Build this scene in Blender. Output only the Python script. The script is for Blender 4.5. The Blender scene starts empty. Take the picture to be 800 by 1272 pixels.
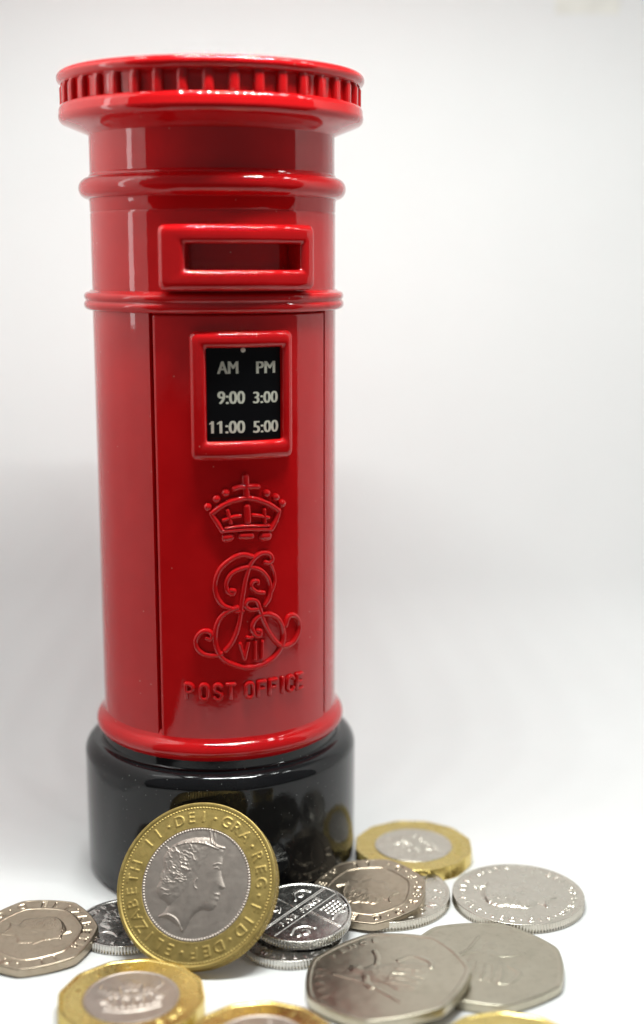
import bpy, math, random
import numpy as np
from mathutils import Matrix, Vector

random.seed(7)
rng = np.random.default_rng(7)
C = bpy.context.scene.collection
S = 0.1                      # builders work in millimetres, the scene in centimetres
PI = math.pi

# ------------------------------------------------------------------ camera
cam_data = bpy.data.cameras.new("camera")
cam = bpy.data.objects.new("camera", cam_data)
C.objects.link(cam)
cam.location = (2.0088, -25.409, 11.8347)
cam.rotation_euler = (math.radians(90 - 10.727), 0, 0)
cam_data.sensor_fit = 'VERTICAL'
cam_data.sensor_height = 36.0
cam_data.lens = 36.0 * 1666.6 / 1272.0
cam_data.clip_start = 0.1
cam_data.clip_end = 1000.0
cam_data.dof.use_dof = True
cam_data.dof.focus_distance = 23.9
cam_data.dof.aperture_fstop = 0.072
bpy.context.scene.camera = cam

# ------------------------------------------------------------------ dim room outside the light tent
world = bpy.data.worlds.new("World")
bpy.context.scene.world = world
world.use_nodes = True
bg = world.node_tree.nodes["Background"]
bg.inputs[0].default_value = (0.96, 0.98, 1.0, 1)
bg.inputs[1].default_value = 0.14

# ------------------------------------------------------------------ lamps: the strip of leds under the roof of the light tent, plus an added fill row
def led_or_fill(x, y, z, power, tilt, size=0.5):
    l = bpy.data.lights.new("led", 'AREA')
    l.shape = 'SQUARE'
    l.size = size
    l.energy = power
    l.color = (0.955, 1.0, 0.965)
    o = bpy.data.objects.new("led", l)
    C.objects.link(o)
    o.location = (x, y, z)
    o.rotation_euler = (math.radians(tilt), 0, 0)
for i in range(12):
    led_or_fill(-2.5 + 0.87 * i, -4.5, 24.0, 385, -11, 0.28)
for i in range(6):  # added fill row, not part of the strip; lightens the post's shadow
    led_or_fill(-5.5 + 4.2 * i, -1.5, 24.2, 200, -14, 1.2)
strip = bpy.data.lights.new("side_strip", 'AREA')           # narrow upright lamp on the left, seen as a streak in the paint
strip.shape = 'RECTANGLE'
strip.size, strip.size_y = 0.7, 7.0
strip.energy = 60
so = bpy.data.objects.new("side_strip", strip)
C.objects.link(so)
so.location = (-7.2, -3.2, 14.5)
so.rotation_euler = (math.radians(90), 0, math.radians(-72))

vs = bpy.context.scene.view_settings
vs.view_transform = 'Standard'
vs.look = 'None'
vs.exposure = 0.18
vs.gamma = 1.0
vs.use_curve_mapping = False

# ------------------------------------------------------------------ materials
def new_mat(name):
    m = bpy.data.materials.new(name)
    m.use_nodes = True
    nt = m.node_tree
    return m, nt, nt.nodes["Principled BSDF"]

def noise(nt, scale, detail=4, rough=0.55):
    n = nt.nodes.new("ShaderNodeTexNoise")
    n.inputs["Scale"].default_value = scale
    n.inputs["Detail"].default_value = detail
    n.inputs["Roughness"].default_value = rough
    tc = nt.nodes.get("Texture Coordinate") or nt.nodes.new("ShaderNodeTexCoord")
    nt.links.new(tc.outputs["Object"], n.inputs["Vector"])
    return n

def ramp(nt, src, stops):
    r = nt.nodes.new("ShaderNodeValToRGB")
    e = r.color_ramp.elements
    e[0].position, e[0].color = stops[0]
    e[1].position, e[1].color = stops[-1]
    for p, c in stops[1:-1]:
        k = e.new(p)
        k.color = c
    nt.links.new(src, r.inputs[0])
    return r

def g(v):
    return (v, v, v, 1)

def specks(nt, scale, keep, size):
    """sparse dust grains: small voronoi cells of which only a few are kept"""
    v = nt.nodes.new("ShaderNodeTexVoronoi")
    v.inputs["Scale"].default_value = scale
    tc = nt.nodes.get("Texture Coordinate") or nt.nodes.new("ShaderNodeTexCoord")
    nt.links.new(tc.outputs["Object"], v.inputs["Vector"])
    a = nt.nodes.new("ShaderNodeMath"); a.operation = 'LESS_THAN'
    nt.links.new(v.outputs["Distance"], a.inputs[0]); a.inputs[1].default_value = size
    sep = nt.nodes.new("ShaderNodeSeparateColor")
    nt.links.new(v.outputs["Color"], sep.inputs[0])
    b = nt.nodes.new("ShaderNodeMath"); b.operation = 'LESS_THAN'
    nt.links.new(sep.outputs[0], b.inputs[0]); b.inputs[1].default_value = keep
    m = nt.nodes.new("ShaderNodeMath"); m.operation = 'MULTIPLY'
    nt.links.new(a.outputs[0], m.inputs[0]); nt.links.new(b.outputs[0], m.inputs[1])
    return m.outputs[0]

def enamel(name, col, col2, rough, keep, dust, dscale=9.0, dsize=0.1):
    m, nt, b = new_mat(name)
    n = noise(nt, 1.3, 5)
    r = ramp(nt, n.outputs["Fac"], [(0.3, col), (0.7, col2)])
    sp = specks(nt, dscale, keep, dsize)
    mx = nt.nodes.new("ShaderNodeMix"); mx.data_type = 'RGBA'
    nt.links.new(sp, mx.inputs[0]); nt.links.new(r.outputs[0], mx.inputs[6]); mx.inputs[7].default_value = dust
    nt.links.new(mx.outputs[2], b.inputs["Base Color"])
    rr = ramp(nt, noise(nt, 3.0, 6).outputs["Fac"], [(0.40, g(rough)), (0.85, g(rough * 2.6))])
    nt.links.new(rr.outputs[0], b.inputs["Roughness"])
    b.inputs["IOR"].default_value = 1.48
    bp = nt.nodes.new("ShaderNodeBump")
    bp.inputs["Strength"].default_value = 0.05
    bp.inputs["Distance"].default_value = 0.02
    nt.links.new(noise(nt, 11.0, 2).outputs["Fac"], bp.inputs["Height"])
    nt.links.new(bp.outputs[0], b.inputs["Normal"])
    return m

def metal(name, c1, c2, r1, r2, grime=0.0, scale=3.0, bump=0.12, spec=None):
    m, nt, b = new_mat(name)
    b.inputs["Metallic"].default_value = 1.0
    n = noise(nt, scale, 8, 0.62)
    r = ramp(nt, n.outputs["Fac"], [(0.32, c1), (0.68, c2)])
    out = r.outputs[0]
    if grime:
        d = ramp(nt, noise(nt, scale * 3.1, 6, 0.7).outputs["Fac"], [(0.5, g(0)), (0.72, g(grime))])
        mx = nt.nodes.new("ShaderNodeMix"); mx.data_type = 'RGBA'
        nt.links.new(d.outputs[0], mx.inputs[0]); nt.links.new(out, mx.inputs[6])
        mx.inputs[7].default_value = (c1[0] * .38, c1[1] * .34, c1[2] * .3, 1)
        out = mx.outputs[2]
    nt.links.new(out, b.inputs["Base Color"])
    rr = ramp(nt, noise(nt, scale * 2.3, 8, 0.7).outputs["Fac"], [(0.35, g(r1)), (0.7, g(r2))])
    nt.links.new(rr.outputs[0], b.inputs["Roughness"])
    bp = nt.nodes.new("ShaderNodeBump")
    bp.inputs["Strength"].default_value = bump
    bp.inputs["Distance"].default_value = 0.01
    nt.links.new(noise(nt, 38, 6, 0.7).outputs["Fac"], bp.inputs["Height"])
    nt.links.new(bp.outputs[0], b.inputs["Normal"])
    return m

def plain(name, col, rough, var=0.06, scale=2.0):
    m, nt, b = new_mat(name)
    n = noise(nt, scale, 6)
    c1 = tuple(min(1, c * (1 - var)) for c in col) + (1,)
    c2 = tuple(min(1, c * (1 + var)) for c in col) + (1,)
    r = ramp(nt, n.outputs["Fac"], [(0.3, c1), (0.7, c2)])
    nt.links.new(r.outputs[0], b.inputs["Base Color"])
    b.inputs["Roughness"].default_value = rough
    return m

RED = enamel("red_enamel", (0.50, 0.004, 0.006, 1), (0.56, 0.006, 0.008, 1), 0.022, 0.06, (0.60, 0.30, 0.25, 1), 9.0, 0.085)
BLACK = enamel("black_enamel", (0.006, 0.006, 0.007, 1), (0.010, 0.010, 0.011, 1), 0.06, 0.2, (0.22, 0.22, 0.21, 1), 15.0, 0.12)
BLACK.node_tree.nodes["Principled BSDF"].inputs["IOR"].default_value = 1.40
PANEL = plain("black_print", (0.004, 0.004, 0.005), 0.3)
PANEL.node_tree.nodes["Principled BSDF"].inputs["Specular IOR Level"].default_value = 0.2
TABLE = plain("dark_table_top", (0.045, 0.035, 0.03), 0.5, 0.2, 0.4)
INK = plain("cream_print", (0.64, 0.63, 0.53), 0.5, 0.12, 14.0)
NICKEL = metal("bright_nickel", (0.62, 0.60, 0.57, 1), (0.72, 0.70, 0.66, 1), 0.20, 0.32, 0.2)
SILVER = metal("cupronickel", (0.62, 0.58, 0.505, 1), (0.67, 0.63, 0.55, 1), 0.26, 0.34, 0.15, 3.0, 0.06)
WORN = metal("worn_cupronickel", (0.46, 0.42, 0.33, 1), (0.52, 0.48, 0.385, 1), 0.28, 0.38, 0.2, 2.2, 0.06)
TAN = metal("toned_cupronickel", (0.40, 0.33, 0.245, 1), (0.46, 0.385, 0.295, 1), 0.30, 0.40, 0.3, 2.4, 0.06)
CORE = metal("grey_coin_centre", (0.42, 0.365, 0.325, 1), (0.47, 0.41, 0.365, 1), 0.42, 0.52, 0.15, 3.5, 0.08)
GOLD = metal("aged_nickel_brass", (0.46, 0.34, 0.115, 1), (0.53, 0.40, 0.145, 1), 0.42, 0.55, 0.4, 3.0, 0.12)
BRASS = metal("bright_nickel_brass", (0.66, 0.51, 0.17, 1), (0.72, 0.57, 0.21, 1), 0.24, 0.34, 0.12, 3.0, 0.06)
SHEET = plain("white_sheet", (0.86, 0.86, 0.865), 0.75, 0.012, 0.25)
ROOF = plain("grey_tent_roof", (0.40, 0.40, 0.40), 0.8, 0.02, 0.5)
TENT = plain("white_tent_fabric", (0.86, 0.86, 0.86), 0.8, 0.02, 0.5)
CREAM = plain("cream_tab", (0.86, 0.85, 0.80), 0.8, 0.05)

# ------------------------------------------------------------------ mesh helpers
def build(name, verts, faces, material, parent=None, sharp=42, smooth=True):
    """verts in mm -> one mesh object"""
    me = bpy.data.meshes.new(name)
    me.from_pydata([(v[0] * S, v[1] * S, v[2] * S) for v in verts], [], faces)
    me.materials.append(material)
    if smooth:
        me.shade_smooth()
        me.set_sharp_from_angle(angle=math.radians(sharp))
    me.update()
    o = bpy.data.objects.new(name, me)
    C.objects.link(o)
    if parent:
        o.parent = parent
    return o

def tag(o, label=None, category=None, group=None, kind=None):
    if label: o["label"] = label
    if category: o["category"] = category
    if group: o["group"] = group
    if kind: o["kind"] = kind
    return o

def empty(name, loc=(0, 0, 0)):
    o = bpy.data.objects.new(name, None)
    o.empty_display_size = 0.5
    C.objects.link(o)
    o.location = loc
    return o

def arc(cr, cz, r, a0, a1, n=8):
    return [(cr + r * math.cos(math.radians(a0 + (a1 - a0) * i / n)), cz + r * math.sin(math.radians(a0 + (a1 - a0) * i / n))) for i in range(n + 1)]

def lathe(prof, n=256):
    v, f = [], []
    for r, z in prof:
        for k in range(n):
            a = 2 * PI * k / n
            v.append((r * math.cos(a), r * math.sin(a), z))
    m = len(prof)
    for i in range(m - 1):
        for k in range(n):
            k2 = (k + 1) % n
            f.append((i * n + k, i * n + k2, (i + 1) * n + k2, (i + 1) * n + k))
    return v, f

YAW = math.radians(16.6)
def on_post(u, z, r):
    """point of the post's surface: u = arc length from the middle of the door (mm, at radius 22.6), z height, r radius"""
    a = YAW + u / 22.6
    return (r * math.sin(a), -r * math.cos(a), z)

def catmull(pts, per=7):
    if len(pts) < 3:
        (a, b), (c, d) = pts[0], pts[-1]
        return [(a + (c - a) * i / 4, b + (d - b) * i / 4) for i in range(5)]
    p = [np.array(q, float) for q in pts]
    p = [2 * p[0] - p[1]] + p + [2 * p[-1] - p[-2]]
    out = []
    for i in range(1, len(p) - 2):
        for k in range(per):
            t = k / per
            out.append(tuple(0.5 * ((2 * p[i]) + (p[i + 1] - p[i - 1]) * t + (2 * p[i - 1] - 5 * p[i] + 4 * p[i + 1] - p[i + 2]) * t * t + (3 * p[i] - p[i - 1] - 3 * p[i + 1] + p[i + 2]) * t ** 3)))
    out.append(tuple(p[-2]))
    return out

def relief_stroke(V, F, pts, rad, base_r, height, nsec=10, smooth=True):
    """half round raised line on the post surface, rounded at both ends"""
    path = [np.array(q) for q in (catmull(pts) if smooth else pts)]
    tan = []
    for i in range(len(path)):
        t = path[min(i + 1, len(path) - 1)] - path[max(i - 1, 0)]
        tan.append(t / (np.linalg.norm(t) + 1e-9))
    st = []
    for a in (80, 60, 35, 12):
        st.append((path[0] - tan[0] * rad * math.sin(math.radians(a)), tan[0], math.cos(math.radians(a))))
    for p, t in zip(path, tan):
        st.append((p, t, 1.0))
    for a in (12, 35, 60, 80):
        st.append((path[-1] + tan[-1] * rad * math.sin(math.radians(a)), tan[-1], math.cos(math.radians(a))))
    b = len(V)
    for p, t, s in st:
        n = np.array((-t[1], t[0]))
        for k in range(nsec + 1):
            a = PI * k / nsec
            q = p + n * rad * 1.12 * s * math.cos(a)
            V.append(on_post(q[0], q[1], base_r - 0.06 + (height + 0.06) * s * math.sin(a) ** 0.85))
    w = nsec + 1
    for i in range(len(st) - 1):
        for k in range(nsec):
            F.append((b + i * w + k, b + (i + 1) * w + k, b + (i + 1) * w + k + 1, b + i * w + k + 1))

def dome(V, F, c, rad, base_r, height, n=14, m=5):
    b = len(V)
    for i in range(m + 1):
        a = 0.5 * PI * i / m
        for k in range(n):
            t = 2 * PI * k / n
            V.append(on_post(c[0] + rad * math.cos(a) * math.cos(t), c[1] + rad * math.cos(a) * math.sin(t), base_r - 0.06 + height * math.sin(a)))
    for i in range(m):
        for k in range(n):
            k2 = (k + 1) % n
            F.append((b + i * n + k, b + i * n + k2, b + (i + 1) * n + k2, b + (i + 1) * n + k))

def rrect(u0, u1, z0, z1, rad, per=48):
    """rounded rectangle with a fixed number of points, counter-clockwise, matched corner to corner"""
    pts = []
    for cx, cz, a0 in ((u1 - rad, z1 - rad, 0), (u0 + rad, z1 - rad, 90), (u0 + rad, z0 + rad, 180), (u1 - rad, z0 + rad, 270)):
        for k in range(9):
            a = math.radians(a0 + 90 * k / 8)
            pts.append((cx + rad * math.cos(a), cz + rad * math.sin(a)))
    out = []
    for i in range(4):                      # points along the straight sides too, so that the frame follows the curve
        out += pts[i * 9:(i + 1) * 9]
        a, b = pts[i * 9 + 8], pts[((i + 1) * 9) % 36]
        for k in range(1, 16):
            out.append((a[0] + (b[0] - a[0]) * k / 16, a[1] + (b[1] - a[1]) * k / 16))
    return out

def frame(loops):
    """loops = [(u0,u1,z0,z1,corner radius,radius from the axis)...] joined in order"""
    V, F = [], []
    for (u0, u1, z0, z1, rad, r) in loops:
        V += [on_post(u, z, r) for u, z in rrect(u0, u1, z0, z1, rad)]
    n = len(V) // len(loops)
    for i in range(len(loops) - 1):
        for k in range(n):
            k2 = (k + 1) % n
            F.append((i * n + k, i * n + k2, (i + 1) * n + k2, (i + 1) * n + k))
    return V, F

def patch(u0, u1, z0, z1, r, nu=24, nz=2):
    V = [on_post(u0 + (u1 - u0) * i / nu, z0 + (z1 - z0) * j / nz, r) for j in range(nz + 1) for i in range(nu + 1)]
    F = [(j * (nu + 1) + i, j * (nu + 1) + i + 1, (j + 1) * (nu + 1) + i + 1, (j + 1) * (nu + 1) + i) for j in range(nz) for i in range(nu)]
    return V, F

_glyphs = {}
def text_tris(s, bold=0.0):
    """flat triangles of a line of text in the built-in typeface (cap height about 0.73), and its width"""
    key = (s, bold)
    if key not in _glyphs:
        cu = bpy.data.curves.new("lettering_curve", 'FONT')
        cu.body = s
        cu.offset = bold
        cu.resolution_u = 5
        o = bpy.data.objects.new("lettering_curve", cu)
        C.objects.link(o)
        dg = bpy.context.evaluated_depsgraph_get()
        me = bpy.data.meshes.new_from_object(o.evaluated_get(dg))
        me.calc_loop_triangles()
        v = np.array([tuple(q.co)[:2] for q in me.vertices]).reshape(-1, 2)
        t = np.array([tuple(q.vertices) for q in me.loop_triangles], int).reshape(-1, 3)
        bpy.data.objects.remove(o); bpy.data.curves.remove(cu); bpy.data.meshes.remove(me)
        _glyphs[key] = (v, t)
    return _glyphs[key]
# ------------------------------------------------------------------ setting: white sheet sweeping up behind, walls and roof of the small light tent
def sweep():
    prof = [(-135, -1.5), (-135, 0), (-120, 0), (-60, 0), (0, 0), (40, 0)] + [(62 + 34 * math.sin(math.radians(a)), 34 - 34 * math.cos(math.radians(a))) for a in range(0, 91, 6)] + [(96, 70), (96.4, 120), (97, 180), (97.5, 245)]
    xs = [-75 + 250 * i / 24 for i in range(25)]
    V = [(x, y, z) for (y, z) in prof for x in xs]
    n = len(xs)
    F = [(j * n + i, j * n + i + 1, (j + 1) * n + i + 1, (j + 1) * n + i) for j in range(len(prof) - 1) for i in range(n - 1)]
    return V, F
tag(build("white_backdrop", *sweep(), SHEET, sharp=60), kind="structure")
V = [(x, y, -1.6) for y in (-900, 400) for x in (-700, 800)]
tag(build("table_top", V, [(0, 1, 3, 2)], TABLE), kind="structure")
def slab(x0, x1, y0, y1, z0, z1):
    V = [(x, y, z) for z in (z0, z1) for y in (y0, y1) for x in (x0, x1)]
    F = [(0, 2, 3, 1), (4, 5, 7, 6), (0, 1, 5, 4), (2, 6, 7, 3), (0, 4, 6, 2), (1, 3, 7, 5)]
    return V, F
tag(build("tent_wall", *slab(-78, -75.5, -60, 105, -3, 245), TENT, smooth=False), kind="structure")
tag(build("tent_wall", *slab(175.5, 178, -25, 105, -3, 245), TENT, smooth=False), kind="structure")
tag(build("tent_roof", *slab(-78, 178, -95, 105, 246, 249), ROOF, smooth=False), kind="structure")
tab = build("fabric_tab", *slab(78, 94, 96.7, 97.2, 178, 192), CREAM, smooth=False)
tag(tab, "small cream fabric tab stuck high on the white backdrop behind the post box", "tab")

# ------------------------------------------------------------------ the post box
post = empty("post_box")
tag(post, "glossy red pillar post box money bank on a round black plinth", "post box")

# body: a cylinder with a recess for the door
ang = sorted(set([-180 + 2.0 * i for i in range(181)] + [-42.7, -42.4, -42.1, -40.6, 47.2, 48.6, 48.9, 49.2, 49.5, -23.6, -23.4, 25.3, 25.5]))
def body_r(a):
    return 21.6 if -42.25 < a < 49.05 else 22.6
zs = [28.5, 31.9, 32.0, 60, 90, 109, 109.3, 113, 116.25, 116.3, 120.7, 120.75, 126.0, 126.15, 126.5, 133, 140, 141.5]
V, F = [], []
for z in zs:
    for a in ang[:-1]:
        r = body_r(a) if 31.95 < z < 109.2 else 22.55
        if 116.27 < z < 120.72 and -23.5 < a < 25.4: r = 20.2
        if z > 126.1: r = 22.4
        if 126.1 < z < 126.4: r = 22.55
        V.append(on_post(math.radians(a) * 22.6, z, r))
n = len(ang) - 1
for j in range(len(zs) - 1):
    for k in range(n):
        k2 = (k + 1) % n
        F.append((j * n + k, j * n + k2, (j + 1) * n + k2, (j + 1) * n + k))
build("body", V, F, RED, post, 25)

# door
us = [-16.15, -16.12, -16.05, -15.9, -15.7, -15.4] + [-15 + 1.0 * i for i in range(34)] + [18.4, 18.5, 18.6, 18.75, 18.85, 18.92, 18.95]
zd = [32.1, 32.13, 32.2, 32.4, 32.7] + [34 + 4 * i for i in range(19)] + [108.2, 108.5, 108.7, 108.8]
V = []
for z in zd:
    for u in us:
        d = min(u - us[0], us[-1] - u, (z - zd[0]) * 1.5 + .02, (zd[-1] - z) * 1.5 + .02)
        b = 0.5
        r = 22.68 if d >= b else 22.68 - b + math.sqrt(max(0, b * b - (b - d) ** 2))
        V.append(on_post(u, z, r if d > 0 else 21.7))
n = len(us)
F = [(j * n + i, j * n + i + 1, (j + 1) * n + i + 1, (j + 1) * n + i) for j in range(len(zd) - 1) for i in range(n - 1)]
door = build("door", V, F, RED, post, 60)

# mouldings
prof = [(22.2, 133.4), (22.55, 133.1), (22.75, 132.65)] + arc(22.55, 130.7, 1.95, 80, -80, 14) + [(22.75, 128.75), (22.6, 128.3), (22.55, 126.6), (22.2, 126.2)]
build("moulding", *lathe(prof), RED, post, 50)
prof = [(22.2, 112.7), (22.9, 112.6)] + arc(23.25, 111.45, .85, 95, -50, 8) + arc(23.2, 109.95, .95, 50, -80, 8) + [(22.9, 108.95), (22.2, 108.9)]
build("moulding", *lathe(prof), RED, post, 50)
prof = [(22.1, 33.6), (22.5, 33.0), (22.85, 32.3)] + arc(22.25, 30.2, 1.95, 62, -60, 14) + [(23.0, 28.3), (22.0, 28.2)]
build("foot_ring", *lathe(prof), RED, post, 50)

# cap
prof = [(22.0, 139.5), (22.42, 139.95), (22.65, 140.2), (24.6, 141.0)] + arc(26.25, 143.15, 1.4, -62, 20, 8) + [(27.55, 144.3), (27.3, 144.95), (26.9, 145.15), (26.35, 145.25), (26.3, 145.5), (26.3, 148.3), (26.4, 148.55), (27.0, 148.65)] + arc(26.75, 149.75, 1.05, -75, 90, 8) + [(25.5, 151.0), (20, 151.5), (10, 151.9), (0.05, 152)]
cap = build("cap", *lathe(prof), RED, post, 50)
for k in range(40):                                    # raised blocks round the rim
    V, F = [], []
    a0 = math.radians(9 * k + 3.4)
    hw = math.radians(1.95)
    b = len(V)
    sec = [(-1, 26.2), (-1, 26.85), (-.85, 27.12), (-.5, 27.25), (0, 27.28), (.5, 27.25), (.85, 27.12), (1, 26.85), (1, 26.2)]
    for z in (145.0, 145.2, 147.9, 148.4, 148.8):
        sh = 0.25 if z > 148.3 else 0
        for t, r in sec:
            V.append(((r - sh) * math.sin(a0 + t * hw), -(r - sh) * math.cos(a0 + t * hw), z))
    for j in range(4):
        for i in range(8):
            F.append((b + j * 9 + i, b + j * 9 + i + 1, b + (j + 1) * 9 + i + 1, b + (j + 1) * 9 + i))
    build("dentil", V, F, RED, cap, 55)

# plinth
prof = [(0.05, 0.05), (25.4, 0.05), (26.0, .3), (26.3, 1.0), (26.55, 3), (26.6, 23.8)] + arc(23.7, 23.8, 2.9, 6, 88, 12) + [(23.5, 26.9), (23.3, 27.1), (23.2, 28.6), (0.05, 28.6)]
plinth = build("plinth", *lathe(prof), BLACK, post, 40)

# posting slot with its hood
def ring_loops(o, i, r0, r1, rd, cr, ci, e0=1.25):
    u0, u1, z0, z1 = o
    a0, a1, b0, b1 = i
    L = [(u0, u1, z0, z1, cr, r0)]
    L.append((u0 + .02, u1 - .02, z0 + .02, z1 - .02, cr, r1 - e0))
    for k in range(5):
        t = math.radians(18 * (k + 1)); e = e0
        L.append((u0 + e * (1 - math.cos(t)), u1 - e * (1 - math.cos(t)), z0 + e * (1 - math.cos(t)), z1 - e * (1 - math.cos(t)), cr, r1 - e + e * math.sin(t)))
    e = .9
    for k in range(5):
        t = math.radians(90 - 18 * k)
        d = e * math.cos(t)
        L.append((a0 - e + d, a1 + e - d, b0 - e + d, b1 + e - d, ci + .2, r1 - e + e * math.sin(t)))
    L.append((a0, a1, b0, b1, ci, r1 - e - .05))
    L.append((a0, a1, b0, b1, ci, rd))
    return L
hood = build("posting_slot", *frame(ring_loops((-13.75, 12.85, 112.8, 123.95), (-9.3, 9.9, 116.3, 120.7), 22.3, 25.35, 21.0, 1.0, .25)), RED, post, 35)
build("slot_recess", *patch(-9.5, 10.1, 116.1, 120.9, 21.3), RED, hood, 35)

# collection times plate
plate = build("notice_frame", *frame(ring_loops((-9.15, 8.95, 83.7, 106.0), (-6.4, 6.85, 87.0, 103.2), 22.4, 24.25, 22.7, 1.1, .3)), RED, post, 35)
build("notice_panel", *patch(-6.6, 7.05, 86.8, 103.4, 22.86), PANEL, plate)
for s, u0, u1, z0, z1 in (("AM", -4.45, -1.0, 98.72, 100.85), ("PM", 2.33, 5.72, 98.66, 100.72), ("9:00", -4.45, .12, 93.5, 95.7), ("3:00", 1.72, 6.2, 93.48, 95.5), ("11:00", -5.6, .09, 88.38, 90.55), ("5:00", 1.68, 6.25, 88.32, 90.4)):
    v, t = text_tris(s)
    mn, mx = v.min(0), v.max(0)
    V, F = [], []
    for j, sh in enumerate((-.10, 0, .10)):                 # heavier strokes: three prints side by side
        b = len(V)
        for q in v:
            w = (q - mn) / (mx - mn)
            V.append(on_post(u0 + (u1 - u0) * w[0] + sh, z0 + (z1 - z0) * w[1], 22.90 + .004 * j))
        F += [tuple(int(k) + b for k in q) for q in t]
    if s == "11:00":                                        # the figure one carries a flag
        for x in (u0 + .12, u0 + 1.42):
            b = len(V)
            V += [on_post(x + a, z1 + c, 22.916) for a, c in ((-.50, -.62), (-.50, -.36), (.05, 0), (.05, -.42))]
            F.append((b, b + 1, b + 2, b + 3))
    build("time_lettering", V, F, INK, plate, smooth=False)
V, F = [], []
dome(V, F, (-.05, 102.75), .42, 22.92, .14)
build("paint_chip", V, F, INK, plate)

# raised emblems and lettering on the door
CROWN = [(0.36, [(-5.84, 74.25), (-4.43, 75.32), (-2.66, 76.28), (-0.53, 76.78), (0.38, 76.88), (2.02, 76.49), (4.3, 75.51), (6.3, 74.11)]), (0.34, [(-5.84, 74.25), (-5.43, 73.52), (-4.82, 72.5), (-4.06, 71.14)]), (0.34, [(6.3, 74.11), (5.97, 73.05), (5.47, 72.0), (4.86, 70.95)]), (0.3, [(-4.06, 71.07), (-2.02, 71.22), (0.13, 71.26), (2.35, 71.14), (4.86, 70.88)]), (0.22, [(-3.49, 71.67), (-1.65, 71.86), (0.14, 71.88), (2.35, 71.76), (4.35, 71.66)]), (0.46, [(0.13, 80.64), (0.18, 79.13), (0.27, 76.95)]), (0.34, [(-1.93, 78.57), (-1.04, 78.82), (0.11, 78.84), (1.31, 78.85), (2.42, 78.74)]), (0.55, [(-3.52, 69.85), (-2.67, 69.97)]), (0.48, [(-0.75, 70.1), (0.12, 70.09), (1.07, 70.06)]), (0.6, [(3.28, 69.74), (4.18, 69.77)]), (0.28, [(-3.1, 74.85), (-2.87, 73.83), (-2.53, 72.51)]), (0.26, [(-3.83, 73.06), (-2.87, 73.4), (-1.92, 73.65), (-0.92, 73.72)]), (0.48, [(0.32, 75.32), (0.38, 74.05), (0.44, 72.66)]), (0.28, [(3.44, 74.63), (3.47, 73.46), (3.54, 72.29)]), (0.26, [(1.33, 73.77), (2.37, 73.59), (3.43, 73.32), (4.28, 73.03)])]
PEARLS = [(-6.45, 75.41), (-4.93, 76.84), (-3.34, 77.89), (4.01, 77.43), (5.79, 76.55), (7.06, 75.32)]
CYPHER = [(0.34, [(3.51, 65.07), (4.29, 64.84), (4.9, 65.41), (4.43, 66.38), (3.07, 66.7), (1.62, 65.91), (0.61, 64.32), (-0.07, 61.97), (-0.54, 59.41), (-0.89, 57.01), (-1.21, 54.6), (-1.81, 52.39), (-2.7, 50.49), (-3.79, 49.18)]), (0.34, [(1.18, 66.24), (-0.64, 66.73), (-2.79, 65.8), (-4.58, 64.02), (-5.43, 61.45), (-5.15, 59.23), (-4.11, 57.65), (-2.73, 57.0)]), (0.24, [(4.61, 64.51), (5.24, 62.95), (5.39, 61.44), (5.06, 60.17), (4.69, 59.47)]), (0.32, [(-2.68, 60.34), (-2.08, 60.16), (-2.44, 59.59), (-3.22, 60.1), (-3.49, 61.41), (-2.94, 62.86), (-1.75, 63.84), (0.43, 64.37), (2.66, 63.67), (4.11, 61.96), (4.57, 60.04), (4.24, 58.21), (3.45, 57.1)]), (0.3, [(3.31, 59.44), (1.86, 59.81), (0.98, 60.78), (1.28, 61.72), (2.11, 61.72), (2.18, 61.19)]), (0.36, [(-1.54, 57.05), (-3.27, 56.5), (-4.71, 55.06), (-5.45, 52.9), (-5.45, 50.28), (-4.59, 48.19), (-2.96, 46.81), (-0.14, 45.85), (2.89, 46.06), (5.37, 47.27), (6.98, 49.5), (7.17, 51.75), (6.25, 53.99), (4.62, 55.23), (3.04, 55.42), (1.67, 54.67), (1.05, 53.3), (1.49, 51.94), (2.4, 51.58), (2.56, 52.39), (2.02, 52.6)]), (0.34, [(2.14, 56.57), (0.71, 56.55), (-0.16, 57.44), (0.58, 58.32), (1.92, 57.97), (2.59, 56.15), (3.34, 53.81), (4.51, 51.47), (6.05, 49.57), (7.5, 48.87), (9.32, 49.27), (10.68, 51.04), (10.69, 53.03), (9.49, 54.33), (8.24, 54.16), (7.7, 52.73)]), (0.34, [(-7.04, 51.63), (-6.33, 51.41), (-6.1, 52.23), (-6.81, 52.83), (-7.96, 52.67), (-8.92, 51.3), (-8.73, 49.69), (-7.48, 48.59), (-5.8, 48.33), (-4.51, 48.68)]), (0.3, [(-1.77, 56.43), (-0.57, 56.5)]), (0.24, [(0.11, 51.5), (0.66, 51.38), (1.11, 51.56)]), (0.27, [(-1.19, 50.4), (-0.77, 48.86), (-0.38, 47.47)]), (0.27, [(0.36, 50.5), (-0.03, 48.87), (-0.38, 47.47)]), (0.2, [(-1.55, 50.5), (-0.75, 50.48)]), (0.2, [(-0.01, 50.57), (0.73, 50.58)]), (0.27, [(1.59, 50.53), (1.57, 48.91), (1.56, 47.28)]), (0.27, [(2.89, 50.46), (2.87, 48.95), (2.82, 47.29)]), (0.2, [(1.14, 50.62), (3.31, 50.49)]), (0.2, [(1.1, 47.18), (3.28, 47.15)])]
R0 = 22.68
CYPHER = [c for c in CYPHER if c[0] > .21 and len(c[1]) > 2 or c[0] > .28]
V, F = [], []
for r, p in CROWN: relief_stroke(V, F, p, r * 1.38, R0, .8)
for p in PEARLS: dome(V, F, p, .8, R0, .9)
build("crown_emblem", V, F, RED, door, 60)
V, F = [], []
for r, p in CYPHER: relief_stroke(V, F, p, r * 1.36, R0, .66)
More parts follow.
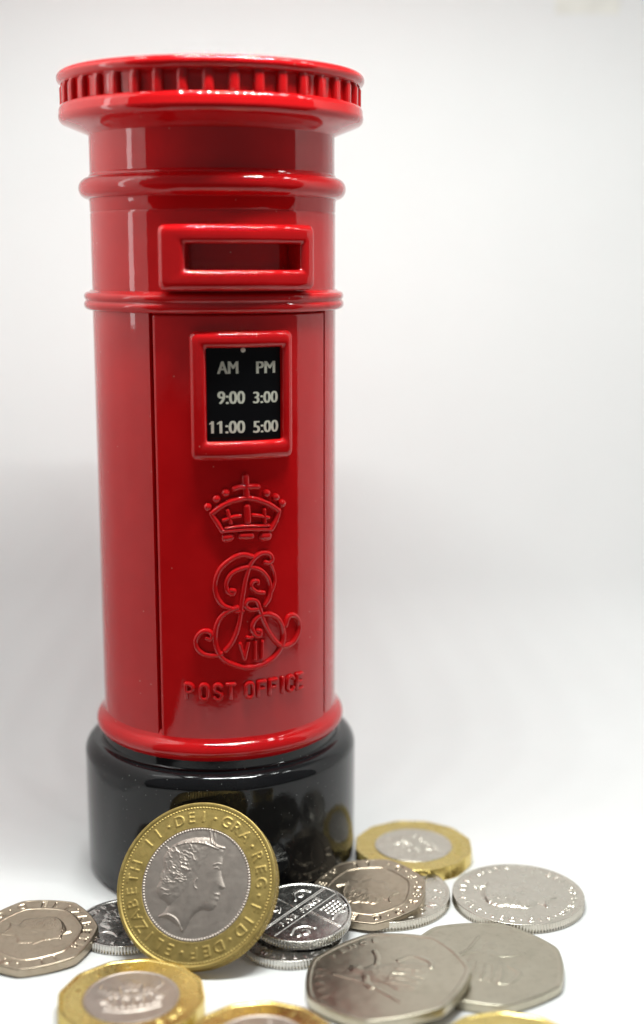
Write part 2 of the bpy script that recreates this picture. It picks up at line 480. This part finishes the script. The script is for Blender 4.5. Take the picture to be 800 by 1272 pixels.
build("royal_cypher", V, F, RED, door, 60)
def ell(cx, cy, rx, ry, a0, a1, n=18):
    return [(cx + rx * math.cos(math.radians(a0 + (a1 - a0) * i / n)), cy + ry * math.sin(math.radians(a0 + (a1 - a0) * i / n))) for i in range(n + 1)]
LET = {   # strokes in a box 1 wide, 1 high
 'P': [[(0, 0), (0, .5), (0, 1)], [(0, 1), (.4, 1)] , ell(.45, .74, .5, .26, 90, -90), [(.45, .48), (0, .48)]],
 'O': [ell(.5, .72, .5, .28, 180, 0, 12) + ell(.5, .28, .5, .28, 0, -180, 12) + [(0, .28), (0, .5), (0, .72)]],
 'S': [ell(.5, .76, .46, .24, 20, 180, 12) + [(.1, .62), (.5, .5), (.9, .38)] + ell(.5, .24, .46, .24, 0, -160, 12)],
 'T': [[(0, 1), (.5, 1), (1, 1)], [(.5, 1), (.5, .5), (.5, 0)]],
 'F': [[(0, 0), (0, .5), (0, 1)], [(0, 1), (.5, 1), (.95, 1)], [(0, .52), (.4, .52), (.75, .52)]],
 'I': [[(.5, 0), (.5, .5), (.5, 1)]],
 'C': [ell(.5, .74, .48, .26, 15, 180, 12) + [(.02, .5)] + ell(.5, .26, .48, .26, 180, 345, 12)],
 'E': [[(0, 0), (0, .5), (0, 1)], [(0, 1), (.5, 1), (.95, 1)], [(0, .51), (.4, .51), (.75, .51)], [(0, 0), (.5, 0), (.95, 0)]],
}
V, F = [], []
for ch, u in (('P', -10.26), ('O', -7.65), ('S', -5.18), ('T', -2.9), ('O', .45), ('F', 2.78), ('F', 5.0), ('I', 6.93), ('C', 8.68), ('E', 10.85)):
    for st in LET[ch]:
        relief_stroke(V, F, [(u + (x - .5) * 1.35, 40.2 + y * 2.75) for x, y in st], .38, R0, .7, 8, smooth=False)
build("raised_lettering", V, F, RED, door, 60)
# ------------------------------------------------------------------ coins
class Relief:
    """height field (mm) of a coin's face on a square grid"""
    def __init__(self, R, px=0.07):
        self.R = R + 0.5
        self.n = int(2 * self.R / px) | 1
        self.x = np.linspace(-self.R, self.R, self.n)
        self.X, self.Y = np.meshgrid(self.x, self.x)
        self.H = np.zeros((self.n, self.n))
        self.px = self.x[1] - self.x[0]
    def blur(self, A, sig):
        k = int(3 * sig / self.px) + 1
        w = np.exp(-0.5 * (np.arange(-k, k + 1) * self.px / sig) ** 2); w /= w.sum()
        A = np.apply_along_axis(lambda r: np.convolve(r, w, 'same'), 1, A)
        return np.apply_along_axis(lambda r: np.convolve(r, w, 'same'), 0, A)
    def segdist(self, pts, close=False):
        p = np.asarray(pts, float)
        if close: p = np.vstack([p, p[:1]])
        D = np.full(self.H.shape, 1e9)
        for a, b in zip(p[:-1], p[1:]):
            d = b - a
            t = np.clip(((self.X - a[0]) * d[0] + (self.Y - a[1]) * d[1]) / (d @ d + 1e-12), 0, 1)
            D = np.minimum(D, np.hypot(self.X - a[0] - t * d[0], self.Y - a[1] - t * d[1]))
        return D
    def inside(self, pts):
        p = np.asarray(pts, float); q = np.roll(p, -1, 0)
        I = np.zeros(self.H.shape, bool)
        for a, b in zip(p, q):
            if a[1] == b[1]: continue
            c = (a[1] > self.Y) != (b[1] > self.Y)
            I ^= c & (self.X < (b[0] - a[0]) * (self.Y - a[1]) / (b[1] - a[1]) + a[0])
        return I
    def stroke(self, pts, w, h, smooth=True):
        """a raised line of half width w"""
        pts = catmull(pts, 5) if smooth and len(pts) > 2 else pts
        D = self.segdist(pts)
        self.H += h * np.sqrt(np.clip(1 - (D / w) ** 2, 0, 1))
    def bump(self, x, y, r, h):
        D = np.hypot(self.X - x, self.Y - y)
        self.H += h * np.sqrt(np.clip(1 - (D / r) ** 2, 0, 1))
    def pillow(self, pts, h, w, tex=0.0, seed=0):
        D = self.segdist(pts, True); I = self.inside(pts)
        P = np.where(I, 1 - np.exp(-D / w), 0)
        if tex:
            r = np.random.default_rng(seed)
            N = self.blur(r.standard_normal(self.H.shape), 0.22); N /= N.std()
            P = P * (1 + tex * N)
        self.H += h * P
    def text(self, s, r, size, a0, a1, h, cw=True, bold=0.02, soft=0.05):
        """letters round the edge from angle a0 to a1 (degrees); cw = tops outward, else tops inward; baseline on radius r"""
        M = np.zeros(self.H.shape)
        cs = [c for c in s]
        for i, c in enumerate(cs):
            if c == ' ': continue
            a = math.radians(a0 + (a1 - a0) * (i + .5) / len(cs))
            if c == '.':
                rr = r + (size * .4 if cw else -size * .4)
                M[np.hypot(self.X - rr * math.cos(a), self.Y - rr * math.sin(a)) < size * .13] = 1
                continue
            self.glyph(M, c, r * math.cos(a), r * math.sin(a), a - PI / 2 if cw else a + PI / 2, size, bold)
        M = self.blur(M, soft)
        self.H += h * M
    def line(self, s, x, y, ang, size, h, bold=0.02, soft=0.05, step=.8):
        M = np.zeros(self.H.shape); a = math.radians(ang)
        for i, c in enumerate(s):
            if c == ' ': continue
            d = (i - (len(s) - 1) / 2) * size * step
            self.glyph(M, c, x + d * math.cos(a), y + d * math.sin(a), a, size, bold)
        self.H += h * self.blur(M, soft)
    def glyph(self, M, c, x, y, rot, size, bold):
        v, t = text_tris(c, bold)
        w = v.copy()
        w[:, 0] -= (v[:, 0].max() + v[:, 0].min()) / 2
        w = w * size / 0.73
        cr, sr = math.cos(rot), math.sin(rot)
        P = np.stack([x + w[:, 0] * cr - w[:, 1] * sr, y + w[:, 0] * sr + w[:, 1] * cr], 1)
        for tri in t:
            a, b, d = P[tri]
            i0 = max(0, int((min(a[0], b[0], d[0]) + self.R) / self.px)); i1 = min(self.n, int((max(a[0], b[0], d[0]) + self.R) / self.px) + 2)
            j0 = max(0, int((min(a[1], b[1], d[1]) + self.R) / self.px)); j1 = min(self.n, int((max(a[1], b[1], d[1]) + self.R) / self.px) + 2)
            X = self.X[j0:j1, i0:i1]; Y = self.Y[j0:j1, i0:i1]
            e = lambda p, q: (q[0] - p[0]) * (Y - p[1]) - (q[1] - p[1]) * (X - p[0])
            e1, e2, e3 = e(a, b), e(b, d), e(d, a)
            M[j0:j1, i0:i1] = np.maximum(M[j0:j1, i0:i1], ((e1 >= 0) & (e2 >= 0) & (e3 >= 0)) | ((e1 <= 0) & (e2 <= 0) & (e3 <= 0)))
    def wear(self, amp, sig, seed):
        r = np.random.default_rng(seed)
        N = self.blur(r.standard_normal(self.H.shape), sig); self.H += amp * N / N.std()
    def sample(self, x, y):
        u = np.clip((x + self.R) / self.px, 0, self.n - 1.001); v = np.clip((y + self.R) / self.px, 0, self.n - 1.001)
        i = u.astype(int); j = v.astype(int); fu = u - i; fv = v - j
        H = self.H
        return (H[j, i] * (1 - fu) + H[j, i + 1] * fu) * (1 - fv) + (H[j + 1, i] * (1 - fu) + H[j + 1, i + 1] * fu) * fv

# crowned head in profile, unit = radius of the field
HEAD = [((x - 382) / 235, (405 - y) / 235) for x, y in [
    (412, 208), (440, 232), (468, 240), (476, 258), (474, 280), (480, 300), (482, 322), (480, 338), (488, 360), (500, 382), (513, 404), (508, 412), (494, 416), (492, 426),
    (497, 436), (490, 446), (494, 456), (488, 466), (490, 482), (480, 500), (462, 508), (440, 506), (420, 512), (402, 528), (390, 552), (380, 580), (368, 612),
    (350, 590), (325, 575), (290, 562), (250, 556), (268, 535), (282, 508), (262, 492), (238, 482), (220, 462), (214, 438), (224, 412), (220, 385), (228, 360), (218, 335),
    (216, 310), (228, 285), (245, 262), (268, 242), (300, 226), (338, 214), (375, 208)]]
HAIR = [((x - 382) / 235, (405 - y) / 235) for x, y in [
    (412, 212), (440, 236), (450, 250), (420, 270), (400, 300), (392, 330), (380, 350), (366, 380), (352, 410), (340, 440), (320, 470), (290, 500), (262, 492), (238, 482), (220, 462), (214, 438), (224, 412), (220, 385), (228, 360), (218, 335),
    (216, 310), (228, 285), (245, 262), (268, 242), (300, 226), (338, 214), (375, 208)]]
def hp(x, y):
    return ((x - 382) / 235, (405 - y) / 235)

def head(F, k, h, cx=0, cy=0, fine=True):
    f = lambda P: [(cx + k * a, cy + k * b) for a, b in P]
    F.pillow(f(HEAD), h, .045 * k)
    F.pillow(f(HAIR), h * .3, .05 * k, .22, 5)
    L = lambda P, w, hh: F.stroke(f([hp(*q) for q in P]), w * k, hh * h)
    L([(402, 182), (410, 204), (420, 226), (434, 236)], .020, .8)      # tiara
    L([(416, 176), (426, 204), (436, 236), (476, 244)], .018, .8)
    L([(250, 262), (310, 240), (380, 236), (452, 250)], .020, .4)
    for i in range(6):
        q = hp(270 + 30 * i, 242 - 3 * i + (i - 3) ** 2)
        F.bump(cx + k * q[0], cy + k * q[1], .026 * k, h * .35)
    L([(446, 318), (462, 311), (476, 312)], .016, .22)                 # brow, eye, mouth
    L([(452, 332), (462, 328), (472, 334)], .012, .2)
    L([(474, 438), (484, 436), (492, 440)], .012, .2)
    L([(384, 385), (376, 400), (380, 418), (390, 424)], .016, .25)     # ear
    L([(252, 556), (290, 545), (330, 560), (362, 600)], .018, .5)      # collar line
    if fine:
        for i in range(60):                                            # waves of the hair
            r = random.Random(i)
            x, y = r.uniform(228, 390), r.uniform(250, 480)
            if (x - 300) ** 2 / 8100 + (y - 350) ** 2 / 16000 > 1 or x + (y - 260) * .55 > 395: continue
            a = r.uniform(-.9, .5)
            q = [hp(x + s * math.cos(a) + 5 * math.sin(s / 7) * math.sin(a), y - s * math.sin(a) + 5 * math.sin(s / 7) * math.cos(a)) for s in (-16, -8, 0, 8, 16)]
            F.stroke(f(q), .016 * k, h * .22)

def smooth_wrap(a, k):
    n = len(a)
    w = np.hanning(2 * k + 3)[1:-1]; w /= w.sum()
    return np.convolve(np.concatenate([a[-k:], a, a[:k]]), w, 'valid')

def outline(kind, size, nseg):
    phi = np.arange(nseg) * 2 * PI / nseg
    if kind == 'round':
        return phi, np.full(nseg, size / 2)
    if kind == 'seven':                                                # curved seven-sided
        Rv = size / (2 * math.cos(PI / 14))
        r = np.full(nseg, 1e9)
        for k in range(7):
            v = PI / 2 + 2 * PI * k / 7
            cx, cy = Rv * math.cos(v), Rv * math.sin(v)
            b = np.cos(phi) * cx + np.sin(phi) * cy
            r = np.minimum(r, b + np.sqrt(b * b - Rv * Rv + size * size))
        return phi, smooth_wrap(r, max(2, nseg // 60))
    a = size / 2                                                       # twelve-sided
    r = a / np.cos((phi + PI / 12) % (PI / 6) - PI / 12)
    return phi, smooth_wrap(r, max(2, nseg // 42))

def coin_mesh(name, material, F, kind, size, thick, nseg, nr, reeds=0, r_in=None, r_out=None, rim=0.6, rim_h=0.13, bevel=0.14, parent=None, patchy=False):
    """turned blank with a struck upper face; r_in / r_out cut it into an outer ring or an inner disc"""
    phi, R = outline(kind, size, nseg)
    Rm = R - bevel
    if r_out is not None: Rm = np.full(nseg, r_out)
    c, s = np.cos(phi), np.sin(phi)
    rows = []
    def face_z(rr):
        z = thick - rim_h + F.sample(rr * c, rr * s)
        if r_out is None:
            e = (R - rr) / rim
            t = np.clip((1.25 - e) / 0.35, 0, 1); t = t * t * (3 - 2 * t)
            z = z * (1 - t) + thick * t
        return z
    if r_in is None:
        ts = np.concatenate([[0.004], np.linspace(0.02, 1, nr)])
        for t in ts: rows.append((t * Rm, face_z(t * Rm)))
    else:
        rows.append((np.full(nseg, r_in), np.full(nseg, thick - .6)))
        rows.append((np.full(nseg, r_in), np.full(nseg, thick - rim_h - .05)))
        for t in np.linspace(0, 1, nr):
            rr = r_in + .05 + t * (Rm - r_in - .05)
            rows.append((rr, face_z(rr)))
    if r_out is not None:
        rows.append((Rm + .02, face_z(Rm) - .10)); rows.append((Rm + .02, np.full(nseg, .05)))
    else:
        wave = np.zeros(nseg)
        if reeds:
            w = np.sin(phi * reeds)
            wave = 0.11 * (np.clip(w * 2.2, -1, 1) - 1)
            if patchy: wave = np.where((phi * 12 / (2 * PI)).astype(int) % 2 == 0, wave, 0)
        for a in (30, 60, 90):
            t = math.radians(a)
            rows.append((R - bevel + bevel * math.sin(t) + (wave * .4 if a == 90 else 0), np.full(nseg, thick - bevel + bevel * math.cos(t))))
        rows.append((R + wave, np.full(nseg, thick - bevel - .12)))
        rows.append((R + wave, np.full(nseg, bevel + .12)))
        rows.append((R, np.full(nseg, bevel)))
        rows.append((R - bevel * .3, np.full(nseg, bevel * .3)))
        rows.append((R - bevel, np.zeros(nseg)))
    rows.append((np.full(nseg, r_in if r_in is not None else 0.02), np.full(nseg, 0.0 if r_out is None else .05)))
    m = len(rows)
    V = np.empty((m, nseg, 3))
    for i, (r, z) in enumerate(rows):
        V[i, :, 0] = r * c; V[i, :, 1] = r * s; V[i, :, 2] = z
    V = V.reshape(-1, 3) * S
    i, k = np.meshgrid(np.arange(m - 1), np.arange(nseg), indexing='ij')
    k2 = (k + 1) % nseg
    Q = np.stack([i * nseg + k, (i + 1) * nseg + k, (i + 1) * nseg + k2, i * nseg + k2], -1).reshape(-1, 4)
    me = bpy.data.meshes.new(name)
    me.vertices.add(len(V)); me.vertices.foreach_set("co", V.ravel())
    me.loops.add(Q.size); me.loops.foreach_set("vertex_index", Q.ravel())
    me.polygons.add(len(Q))
    me.polygons.foreach_set("loop_start", np.arange(0, Q.size, 4))
    me.polygons.foreach_set("loop_total", np.full(len(Q), 4))
    me.update(); me.validate()
    me.materials.append(material)
    me.shade_smooth()
    me.set_sharp_from_angle(angle=math.radians(65))
    o = bpy.data.objects.new(name, me)
    C.objects.link(o)
    if parent: o.parent = parent
    return o

def pose(o, x, y, z, tx=0, ty=0, spin=0):
    """(x,y,z) mm: middle of the coin's underside; tx tips its back up, ty its left side up; spin turns the design"""
    M = Matrix.Rotation(math.radians(ty), 4, 'Y') @ Matrix.Rotation(math.radians(tx), 4, 'X') @ Matrix.Rotation(math.radians(spin), 4, 'Z')
    o.rotation_euler = M.to_euler()
    o.location = (x * S, y * S, z * S)

def bimetal(name, ring_mat, core_mat, F, kind, size, thick, r_core, nseg, nr, reeds, **kw):
    e = empty(name)
    coin_mesh("outer_ring", ring_mat, F, kind, size, thick, nseg, nr[1], reeds, r_in=r_core, parent=e, **kw)
    coin_mesh("inner_disc", core_mat, F, kind, size, thick, nseg, nr[0], r_out=r_core, parent=e, rim_h=kw.get('rim_h', .13))
    return e

def heptagon_line(F, size, w, h):
    phi, R = outline('seven', size, 140)
    F.stroke([(r * math.cos(p), r * math.sin(p)) for r, p in zip(list(R) + [R[0]], list(phi) + [phi[0]])], w, h, smooth=False)

def bloom(F, x, y, r, h):
    for k in range(5):
        a = 2 * PI * k / 5 + .3
        F.bump(x + r * .6 * math.cos(a), y + r * .6 * math.sin(a), r * .48, h)
    F.bump(x, y, r * .35, h)

def crown_design(F, k, h):
    """a coronet with flowers and leaves growing through it"""
    F.stroke([(-.62 * k, -.30 * k), (-.3 * k, -.40 * k), (0, -.43 * k), (.3 * k, -.40 * k), (.62 * k, -.30 * k)], .05 * k, h)
    F.stroke([(-.62 * k, -.46 * k), (-.3 * k, -.56 * k), (0, -.59 * k), (.3 * k, -.56 * k), (.62 * k, -.46 * k)], .05 * k, h)
    for i in range(9):
        a = -.56 + .14 * i
        F.bump(a * k, (-.41 - .1 * (1 - (a / .6) ** 2)) * k, .045 * k, h)
    for x, y, r in ((-.42, .20, .22), (.40, .22, .22), (0, .46, .24), (-.14, .02, .15), (.18, .0, .15), (-.62, -.08, .13), (.62, -.06, .13)):
        bloom(F, x * k, y * k, r * k, h)
    for p in (((-.5, -.3), (-.4, -.1), (-.42, .1)), ((.5, -.3), (.42, -.1), (.4, .1)), ((0, -.4), (.03, 0), (0, .3)), ((-.2, -.38), (-.25, .1), (-.28, .5)), ((.2, -.38), (.27, .1), (.3, .52)), ((-.6, .3), (-.72, .42), (-.68, .58)), ((.6, .3), (.72, .42), (.68, .58))):
        F.stroke([(a * k, b * k) for a, b in p], .035 * k, h * .9)

def seated_figure(F, k, h, seed):
    """worn seated figure with shield and spear"""
    P = lambda L: [(a * k, b * k) for a, b in L]
    F.pillow(P([(-.05, .72), (.08, .70), (.12, .56), (.06, .46), (.22, .36), (.30, .10), (.45, -.05), (.52, -.35), (.50, -.68), (-.35, -.70), (-.42, -.40), (-.30, -.10), (-.28, .25), (-.14, .42), (-.14, .60)]), h, .10 * k, .08, seed)
    F.stroke(P([(-.72, -.62), (-.40, .20), (-.30, .86)]), .028 * k, h * .8)
    F.stroke(P([(-.2, .3), (-.36, .2), (-.48, .06)]), .06 * k, h * .6)
    F.stroke(P([(.48, -.02), (.70, -.20), (.62, -.55), (.44, -.66)]), .05 * k, h * .7)
    F.stroke(P([(.25, .3), (.45, .38), (.62, .52)]), .05 * k, h * .6)
    for i in range(5):
        F.stroke(P([(-.25 + .15 * i, -.1), (-.22 + .16 * i, -.4), (-.25 + .17 * i, -.66)]), .02 * k, h * .5)

# standing two-colour coin
F = Relief(14.2, 0.06)
F.text("ELIZABETH II.DEI.GRA.REG.FID.DEF.", 10.7, 1.95, 264, -96, .075, bold=.012, soft=.07)
head(F, 9.6, .20, 0, 0)
for k in range(120):
    a = 2 * PI * k / 120
    F.bump(9.45 * math.cos(a), 9.45 * math.sin(a), .19, .16)
for k in range(150):
    a = 2 * PI * k / 150
    F.bump(13.25 * math.cos(a), 13.25 * math.sin(a), .16, .10)
F.wear(.003, .3, 1)
t = bimetal("bimetal_coin", GOLD, CORE, F, 'round', 28.4, 2.5, 9.7, 720, (96, 56), 140, rim=.55, rim_h=.17)
tag(t, "large gold-rimmed coin with a crowned head, standing on edge and leaning against the black plinth", "coin", "loose coins")
LEAN, TURN = 38.0, -15.0
def stand(o, cx, cy, lean, turn, spin, R):
    """stand a coin on its rim at floor point (cx,cy) of its front face, leaning back"""
    M = Matrix.Rotation(math.radians(turn), 4, 'Z') @ Matrix.Rotation(math.radians(90 - lean), 4, 'X')
    th = 2.5
    up = M @ Vector((0, 1, 0)); n = M @ Vector((0, 0, 1))
    front = Vector((cx, cy, 0)) + up * R
    o.location = (front - n * th) * S
    low = (front - n * th - up * R).z
    o.location.z += max(0, -low) * S
    o.rotation_euler = (M @ Matrix.Rotation(math.radians(spin), 4, 'Z')).to_euler()
stand(t, -3.9, -48.0, LEAN, TURN, 0, 14.2)

# twenty pence sort: seven sides, broad flat border, head in the middle
def twenty(seed):
    F = Relief(10.9, 0.06)
    heptagon_line(F, 15.6, .28, .12)
    F.H += .10 * (1 - np.clip((np.hypot(F.X, F.Y) - 7.3) / .3, 0, 1)) * 0
    F.text("ELIZABETH II", 8.2, 1.6, 178, 2, -.16, bold=.03, soft=.05)
    F.text("D.G.REG.F.D.", 9.8, 1.6, 190, 350, -.16, cw=False, bold=.03, soft=.05)
    head(F, 6.6, .15, 0, -.2)
    F.wear(.010, .35, seed)
    return F
F20 = twenty(11)
o = coin_mesh("seven_sided_coin", TAN, F20, 'seven', 21.4, 1.7, 600, 120, rim=.35, rim_h=.06, bevel=.22)
tag(o, "brownish seven-sided coin with broad lettered border, leftmost of the coins", "coin", "loose coins")
pose(o, -30.0, -37.4, .93, 5, 0, -80)
o = coin_mesh("seven_sided_coin", TAN, F20, 'seven', 21.4, 1.7, 600, 120, rim=.35, rim_h=.06, bevel=.22)
tag(o, "brownish seven-sided coin lying on a larger silver round coin beside the plinth", "coin", "loose coins")
pose(o, 28.87, -22.42, 1.55, 6, -3, 80)

# small bright five pence sort
F = Relief(9, 0.06)
F.text("ELIZABETH II.D.G.REG.F.D.", 6.85, 1.1, 215, -145, .12)
head(F, 6.3, .15, 0, 0)
F.wear(.005, .4, 21)
o = coin_mesh("small_silver_coin", NICKEL, F, 'round', 18, 1.7, 480, 90, 100)
tag(o, "small dark shiny coin between the leftmost brownish coin and the standing coin", "coin", "loose coins")
pose(o, -14.9, -31.9, 0, 0, 0, -5)
o = coin_mesh("small_silver_coin", NICKEL, F, 'round', 18, 1.7, 480, 90, 100)
tag(o, "small silver coin lying under another small coin, right of the standing coin", "coin", "loose coins")
pose(o, 14.7, -36.8, 0, 0, 0, 140)

F = Relief(9, 0.05)
F.line("FIVE PENCE", 0, -.45, 0, 1.15, .16, step=.95)
F.stroke([(-8.2, 1.35), (8.2, 1.35)], .10, .12); F.stroke([(-8.2, 1.7), (8.2, 1.7)], .10, .12)
F.stroke([(-8.2, -1.15), (8.2, -1.15)], .10, .12)
F.stroke([(1.0, -8), (1.0, -1.2)], .10, .12); F.stroke([(1.35, -8), (1.35, -1.2)], .10, .12)
F.stroke([(.4, 1.7), (.4, 8)], .10, .12)
for i in range(5):
    for j in range(4):
        F.bump(3.0 + .85 * i + .4 * (j % 2), -2.2 - .8 * j, .36, .16)
F.stroke([(2.2, -5.6), (4, -5.2), (5.6, -5.8), (6, -4.6)], .28, .18)
F.stroke([(-6, 3), (-4.5, 5), (-2.5, 5.6), (-1.4, 4), (-2.6, 2.8)], .28, .18)
F.stroke([(-4.8, 3.2), (-3.4, 4), (-2.4, 3.4)], .25, .16)
F.stroke([(2, 3), (3.4, 4.6), (5.2, 4.2), (5.8, 2.8)], .28, .18); F.bump(3.8, 3.3, .6, .18)
F.stroke([(-6, -3), (-4.4, -2.4), (-2.6, -3.4), (-2, -5)], .28, .18); F.bump(-4, -4.6, .8, .18); F.bump(-5.4, -4.2, .5, .16)
F.wear(.005, .4, 22)
o = coin_mesh("small_silver_coin", NICKEL, F, 'round', 18, 1.7, 560, 120, 100, rim=.45, rim_h=.16)
tag(o, "small bright silver coin with crossing lines, resting tilted on another small coin", "coin", "loose coins")
pose(o, 16.3, -33.4, 2.9, 7, 0, 50)

# ten pence sort
F = Relief(12.25, 0.06)
F.text("TEN PENCE", 9.2, 1.9, 75, -75, .16, soft=.05)
F.text("TEN PENCE", 9.2, 1.9, 255, 105, .16, soft=.05)
F.stroke([(-6, -6), (-3, 4), (5, 6), (6, -4), (0, -7), (-6, -6)], .4, .15)
F.wear(.006, .4, 31)
o = coin_mesh("silver_coin", SILVER, F, 'round', 24.5, 1.85, 520, 90, 130)
tag(o, "silver round coin with a milled edge, mostly hidden under the brownish seven-sided coin", "coin", "loose coins")
pose(o, 31.8, -20.3, 0, 0, 0, 0)
F = Relief(12.25, 0.06)
F.text("ELIZABETH II.DEI.GRA.REG.FID.DEF.2014.", 9.75, 1.3, 95, -265, .2, soft=.05)
head(F, 8.4, .30, 0, 0)
F.wear(.006, .4, 32)
o = coin_mesh("silver_coin", SILVER, F, 'round', 24.5, 1.85, 520, 110, 130)
tag(o, "silver round coin with milled edge lying alone, rightmost of the coins", "coin", "loose coins")
pose(o, 56.7, -21.2, 0, 0, 0, 80)

# fifty pence sort, worn
F = Relief(14.2, 0.08)
seated_figure(F, 9.6, .15, 3)
F.text("FIFTY PENCE", 10.6, 1.3, 150, 30, .08, soft=.1)
F.wear(.006, .6, 41)
o = coin_mesh("large_seven_sided_coin", WORN, F, 'seven', 27.3, 1.8, 420, 100, rim=.8, rim_h=.10, bevel=.25)
tag(o, "large worn seven-sided silver coin overlapping its twin, reflecting red", "coin", "loose coins")
pose(o, 30.77, -51.86, 1.19, 0, -5, 62)
F = Relief(14.2, 0.08)
seated_figure(F, 9.2, .20, 4)
F.wear(.006, .6, 42)
o = coin_mesh("large_seven_sided_coin", WORN, F, 'seven', 27.3, 1.8, 420, 90, rim=.8, rim_h=.09, bevel=.25)
tag(o, "large worn seven-sided silver coin lying flat, partly covered by its twin", "coin", "loose coins")
pose(o, 47.4, -45.7, 0, 0, 0, -20)

# twelve-sided pound sort
def pound(seed):
    F = Relief(11.9, 0.06)
    crown_design(F, 7.0, .15)
    F.stroke([(7.55 * math.cos(a), 7.55 * math.sin(a)) for a in np.linspace(0, 2 * PI, 90)], .14, .12, smooth=False)
    F.text("ONE POUND", 8.5, 1.35, 330, 210, .12, cw=True)
    for k in range(40):
        a = math.radians(-20 + 5.6 * k)
        F.bump(10.2 * math.cos(a), 10.2 * math.sin(a), .16, .1)
    for a in (20, 55, 90, 125, 160):
        bloom(F, 9.2 * math.cos(math.radians(a)), 9.2 * math.sin(math.radians(a)), .42, .08)
    F.wear(.006, .4, seed)
    return F
FP = pound(51)
for label, (x, y), spin in (
    ("gold-rimmed twelve-sided coin lying behind the others, touching the right side of the black plinth", (38.4, -2.2), 118),
    ("shiny gold-rimmed coin lying in front of the standing coin, lower left", (-10.3, -58.4), 10),
    ("gold-rimmed coin reflecting red, nearest the viewer in the bottom middle", (10.8, -71.4), 40),
    ("yellow gold-rimmed coin cut by the bottom edge in front of the two large seven-sided coins", (48.1, -74.4), 75)):
    t = bimetal("twelve_sided_coin", BRASS, CORE if spin != 118 else SILVER, FP, 'twelve', 23.03, 2.8, 7.7, 420, (70, 40), 160, patchy=True, rim=.6)
    tag(t, label, "coin", "loose coins")
    pose(t, x, y, 0, 0, 0, spin)
